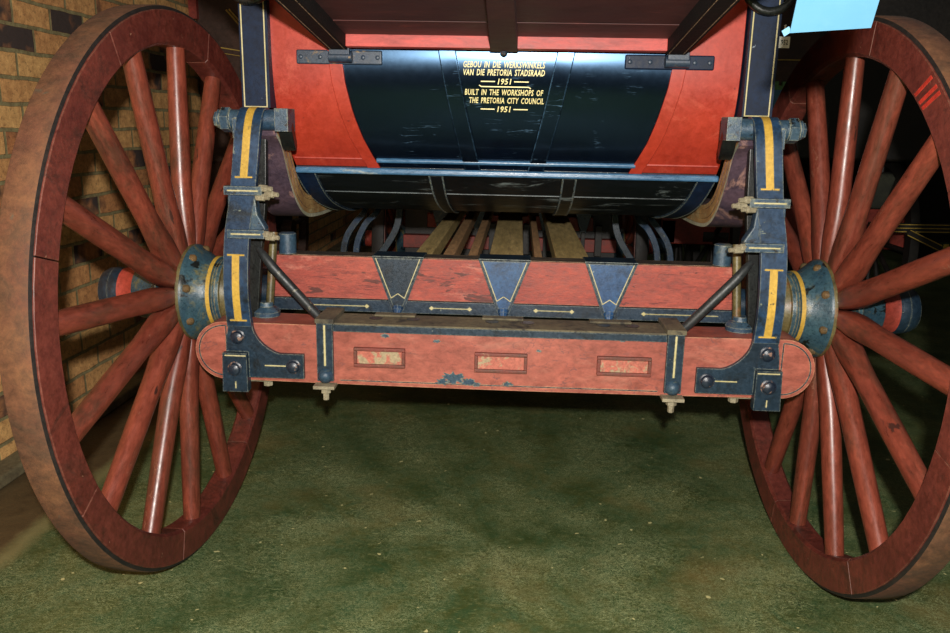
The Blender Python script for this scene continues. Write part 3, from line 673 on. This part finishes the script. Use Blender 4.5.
b.add(vs, [(3, 2, 1, 0), (8, 9, 10, 11)] + [(i * 4 + k, i * 4 + (k + 1) % 4, i * 4 + 4 + (k + 1) % 4, i * 4 + 4 + k) for i in range(2) for k in range(4)])
b.build('centre_batten', 'maroon', gate, bevel=.002)
b = MB(); b.lathe([(0, .010), (.008, .009), (.012, .004)], H + xv * c + dv * .004 + nv * .002, (0, .2, -1), 10); b.build('catch_stud', 'bolt_dark', gate)
for s, x0, x1, k0, k1 in ((-1, -.556, -.330, -.466, -.405), (1, .296, .522, .394, .456)):
    b = MB(); yy = py(1.385)
    b.box(x0, x1, yy - .010, yy + .004, 1.366, 1.402, 0)
    hp = b.build('hinge_plate', 'rust' if s < 0 else 'post', boot, bevel=.004)
    b = MB(); b.cyl((k0, yy - .024, 1.384), (k1, yy - .024, 1.384), .0145, 16)
    b.obox(((k0 + k1) / 2, yy - .03, 1.397), ((k1 - k0) / 2 - .004, 0, 0), (0, .014, 0), (0, 0, .010)); b.build('hinge_knuckle', 'rust', boot, bevel=.002)
    for x in (x0 + .012, x1 - .012, lerp(x0, x1, .28), lerp(x0, x1, .78)):
        b = MB(); b.lathe([(0, .006), (.003, .005), (.004, .003)], (x, yy - .010, 1.384), (0, -1, 0), 10); b.build('hinge_screw', 'rust', boot)

# ---- under the boot: perch planks, iron stays, front bolster, coach body further forward
for x0, x1, m_ in ((-.272, -.219, 'plank'), (-.186, -.152, 'plank_red'), (-.111, -.083, 'plank_red'), (-.047, .055, 'plank'), (.088, .112, 'plank_red'), (.152, .252, 'plank')):
    b = MB(); b.box(x0, x1, .057, 2.55, .795, .84); b.build('perch_plank', m_, coach, bevel=.003)
for s in (-1, 1):
    X = lambda a: -.012 + s * a
    for pts, hw, m_ in (([(.590, 1.25, .90), (.600, 1.2, .853), (.632, 1.2, .815), (.672, 1.2, .755), (.690, 1.2, .690), (.69, 1.2, .60)], .013, 'iron_stand'),
                        ([(.535, 1.25, .90), (.548, 1.2, .850), (.588, 1.2, .812), (.622, 1.2, .75), (.636, 1.2, .690), (.64, 1.2, .60)], .013, 'iron_stand'),
                        ([(.45, 1.2, .92), (.452, 1.2, .842), (.470, 1.2, .775), (.515, 1.2, .70), (.56, 1.2, .64)], .014, 'iron')):
        b = MB(); P = smooth([(X(a), y, z) for a, y, z in pts], 6)
        hs = []
        for i in range(len(P)):
            t = (P[min(i + 1, len(P) - 1)] - P[max(i - 1, 0)]).normalized(); hs.append(Vector((t.z, 0, -t.x)) * hw)
        b.ribbon(P, hs, .03, 0, -.015); b.build('iron_stay', m_, coach, bevel=.003)
b = MB(); b.box(-.72, .72, 1.17, 1.27, .53, .625); b.build('stay_beam', 'far_dark', coach, bevel=.004)
b = MB(); b.box(-.64, .62, 2.55, 2.70, .50, .575, 0); b.box(-.50, .48, 2.58, 2.70, .62, .70, 0); b.box(-.64, .62, 2.62, 2.70, .40, .86, 2)
for x in (-.42, -.2, .0, .2, .42):
    b.prism([(x - .05, .74), (x - .012, .60), (x + .012, .60), (x + .05, .74)], 2.535, 2.57, 1); b.box(x - .012, x + .012, 2.52, 2.55, .42, .62, 2)
    b.box(x + .07, x + .11, 2.52, 2.56, .48, .66, 2)
b.build('front_bolster', ['far_red', 'iron_worn', 'far_dark'], coach, bevel=.003)
b = MB(); b.cyl((-.66, 2.75, .52), (.64, 2.75, .52), .035); b.build('front_axle', 'iron', coach)
b = MB(); b.box(-.60, .58, .95, 2.9, .94, 2.1); b.build('coach_body', 'far_maroon', coach, bevel=.02)
b = MB(); sec = [(y + .029, z) for z, y in PROF] + [(.95, 1.09), (.95, 1.80)]; q = len(sec)
vs = [(-hwx(z, -1), y, z) for y, z in sec] + [(hwx(z, 1), y, z) for y, z in sec]
b.add(vs, [tuple(range(q - 1, -1, -1)), tuple(range(q, 2 * q))] + [(i, i + q, (i + 1) % q + q, (i + 1) % q) for i in range(q)])
b.build('boot_shell', 'redbody', coach)

# ------------------------------------------------------------------ things hung on the coach
e1 = Vector((.985, -.06, .07)).normalized(); e2 = Vector((-.06, -.62, .78)); e2 = (e2 - e1 * e2.dot(e1)).normalized(); e3 = e1.cross(e2)
P0 = Vector((.389, -1.02, 1.348))
b = MB(); b.obox(P0 + e1 * .0515 + e2 * .12, e1 * .0515, e2 * .12, e3 * .0008)
card = thing(b.build('information_card', 'card'), 'pale blue information card hanging from the end of the tailgate, upper right', 'card')
b = MB(); b.obox(P0 + Vector((-.0035, .003, .002)), (.0045, 0, .003), (-.002, 0, .0035), (0, .0006, 0)); b.build('paper_tab', 'card', card)
b = MB(); b.box(.668, .694, -.040, -.0385, 1.420, 1.447, 0)
tag = thing(b.build('number_tag', 'white_card'), 'small white numbered tag hanging beside the right navy corner post', 'tag')
b = MB(); b.box(.6795, .6815, -.0398, -.0298, 1.4465, 1.475, 0); b.build('tag_string', 'white_card', tag)
t = lettering('952', .681, 1.4335, .017, .012, tag, 'tag_number', 'ink', 0)
for v in t.data.vertices: v.co.y = -.0406

# ------------------------------------------------------------------ things standing farther back
# a second coach by the brick wall, beyond the left wheel
t = thing(empty('parked_coach', (-1.42, 2.3, 0)), 'dull maroon coach parked by the brick wall behind the left wheel', 'carriage')
def rel(b, name, mats, par, o, **kw):
    ob = b.build(name, mats, par, **kw); ob.location = -Vector(o); return ob
o = (-1.42, 2.3, 0)
b = MB(); b.box(-1.73, -1.36, 2.3, 3.1, .98, 2.3, 0); rel(b, 'body', 'far_maroon', t, o, bevel=.02)
b = MB(); b.box(-1.748, -1.705, 2.27, 2.3, 1.74, 2.2); rel(b, 'red_pillar', 'far_red', t, o)
b = MB()
b.obox((-1.49, 2.29, 1.582), (.10, 0, -.014), (0, .006, 0), (0, 0, .0025)); b.obox((-1.49, 2.29, 1.555), (.10, 0, -.014), (0, .006, 0), (0, 0, .0015))
b.obox((-1.505, 2.29, 1.738), (.045, 0, -.05), (0, .006, 0), (.003, 0, .003)); b.obox((-1.49, 2.29, 1.742), (.045, 0, -.05), (0, .006, 0), (.0025, 0, .0025)); rel(b, 'gold_lining', 'gold', t, o)
b = MB(); vs = []; n = 28
for k in range(n):
    th = 2 * PI * k / n
    for y, r in ((2.28, .045), (2.28, .060), (2.30, .060), (2.30, .045)): vs.append((-1.615 + r * math.cos(th), y, 1.235 + r * math.sin(th)))
b.add(vs, [(i * 4 + k, i * 4 + (k + 1) % 4, ((i + 1) % n) * 4 + (k + 1) % 4, ((i + 1) % n) * 4 + k) for i in range(n) for k in range(4)]); rel(b, 'gold_ring', 'gold', t, o)
b = MB(); b.obox((-1.60, 2.285, 1.37), (.06, 0, -.08), (0, .01, 0), (.02, 0, .015)); rel(b, 'green_strap', 'far_green', t, o)
b = MB(); b.box(-1.68, -1.40, 2.5, 2.9, .60, .98); rel(b, 'undercarriage', 'far_dark', t, o, bevel=.01)
pk = []
for x in (-1.66, -1.42):
    for yy in (2.70,):
        b = MB(); n = 40; vs = []
        for k in range(n):
            th = 2 * PI * k / n
            for x_, r in ((x - .025, .50), (x + .025, .50), (x + .025, .57), (x - .025, .57)): vs.append((x_, yy + r * math.cos(th), .57 + r * math.sin(th)))
        b.add(vs, [(i * 4 + k, i * 4 + (k + 1) % 4, ((i + 1) % n) * 4 + (k + 1) % 4, ((i + 1) % n) * 4 + k) for i in range(n) for k in range(4)])
        for k in range(6): 
            th = PI * k / 6; b.cyl((x, yy - .51 * math.cos(th), .57 - .51 * math.sin(th)), (x, yy + .51 * math.cos(th), .57 + .51 * math.sin(th)), .016, 8)
        b.cyl((x - .08, yy, .57), (x + .08, yy, .57), .06, 14)
        rel(b, 'coach_wheel', 'far_maroon', t, o)

# a third vehicle beyond the right wheel: dark body, red undergear, yellow-lined shaft
o = (1.5, 2.6, 0); t = thing(empty('parked_wagon', o), 'dark wagon with red undergear parked behind the right wheel', 'wagon')
b = MB(); b.box(1.36, 2.6, 2.6, 4.6, 1.06, 2.3); rel(b, 'body', 'far_dark', t, o, bevel=.02)
b = MB(); b.box(1.34, 1.66, 2.57, 2.6, 1.20, 2.2); rel(b, 'corner_panel', 'far_maroon', t, o)
b = MB(); b.box(1.35, 1.64, 2.564, 2.57, 1.598, 1.604); b.box(1.35, 1.64, 2.564, 2.57, 1.46, 1.464); rel(b, 'gold_lining', 'gold', t, o)
b = MB(); b.prism([(1.40, 1.27), (1.50, 1.27), (1.50, 1.44), (1.40, 1.44)], 2.55, 2.57, 0)
for q_ in range(3): b.box(1.40 + q_ * .04, 1.42 + q_ * .04, 2.55, 2.57, 1.46, 1.485, 1)
b.box(1.40, 1.50, 2.549, 2.571, 1.44, 1.462, 1); rel(b, 'crest_board', ['card', 'tarnish_green'], t, o, label='pale blue crest board with green top')
b = MB(); b.obox((2.45, 2.5, .70), (.42, 0, .004), (0, .02, 0), (0, 0, .026), 0)
for dz in (-.020, .0, .020): b.obox((2.45, 2.4785, .70 + dz), (.42, 0, .004), (0, .002, 0), (0, 0, .0022), 1)
rel(b, 'wagon_pole', ['far_dark', 'gold'], t, o, label='dark pole with yellow lining')
b = MB(); b.obox((2.33, 2.46, .632), (.10, 0, -.045), (0, .015, 0), (.008, 0, .018), 0)
for q_ in (-1, 1): b.obox((2.33 + q_ * .006, 2.443, .632 + q_ * .014), (.10, 0, -.045), (0, .002, 0), (.001, 0, .0022), 1)
b.box(2.42, 2.46, 2.44, 2.47, .56, .625, 2); b.box(2.425, 2.455, 2.437, 2.44, .567, .618, 1); rel(b, 'pole_stay', ['far_dark', 'gold', 'far_green'], t, o)
b = MB(); b.box(2.15, 2.42, 2.9, 3.1, .76, .98); rel(b, 'folded_cover', 'frame_grey', t, o, bevel=.03)
b = MB(); b.box(.95, 2.5, 3.0, 3.1, .50, .76); b.box(.95, 1.05, 3.0, 4.4, .5, .66); rel(b, 'red_undergear', 'far_red', t, o, bevel=.01)
for x in (1.30, 2.30):
    for yy in (3.05, 4.2):
        b = MB(); n = 40; vs = []
        for k in range(n):
            th = 2 * PI * k / n
            for x_, r in ((x - .025, .48), (x + .025, .48), (x + .025, .55), (x - .025, .55)): vs.append((x_, yy + r * math.cos(th), .55 + r * math.sin(th)))
        b.add(vs, [(i * 4 + k, i * 4 + (k + 1) % 4, ((i + 1) % n) * 4 + (k + 1) % 4, ((i + 1) % n) * 4 + k) for i in range(n) for k in range(4)])
        for k in range(6):
            th = PI * k / 6; b.cyl((x, yy - .49 * math.cos(th), .55 - .49 * math.sin(th)), (x, yy + .49 * math.cos(th), .55 + .49 * math.sin(th)), .016, 8)
        b.cyl((x - .08, yy, .55), (x + .08, yy, .55), .06, 14)
        rel(b, 'wagon_wheel', 'far_dark', t, o)
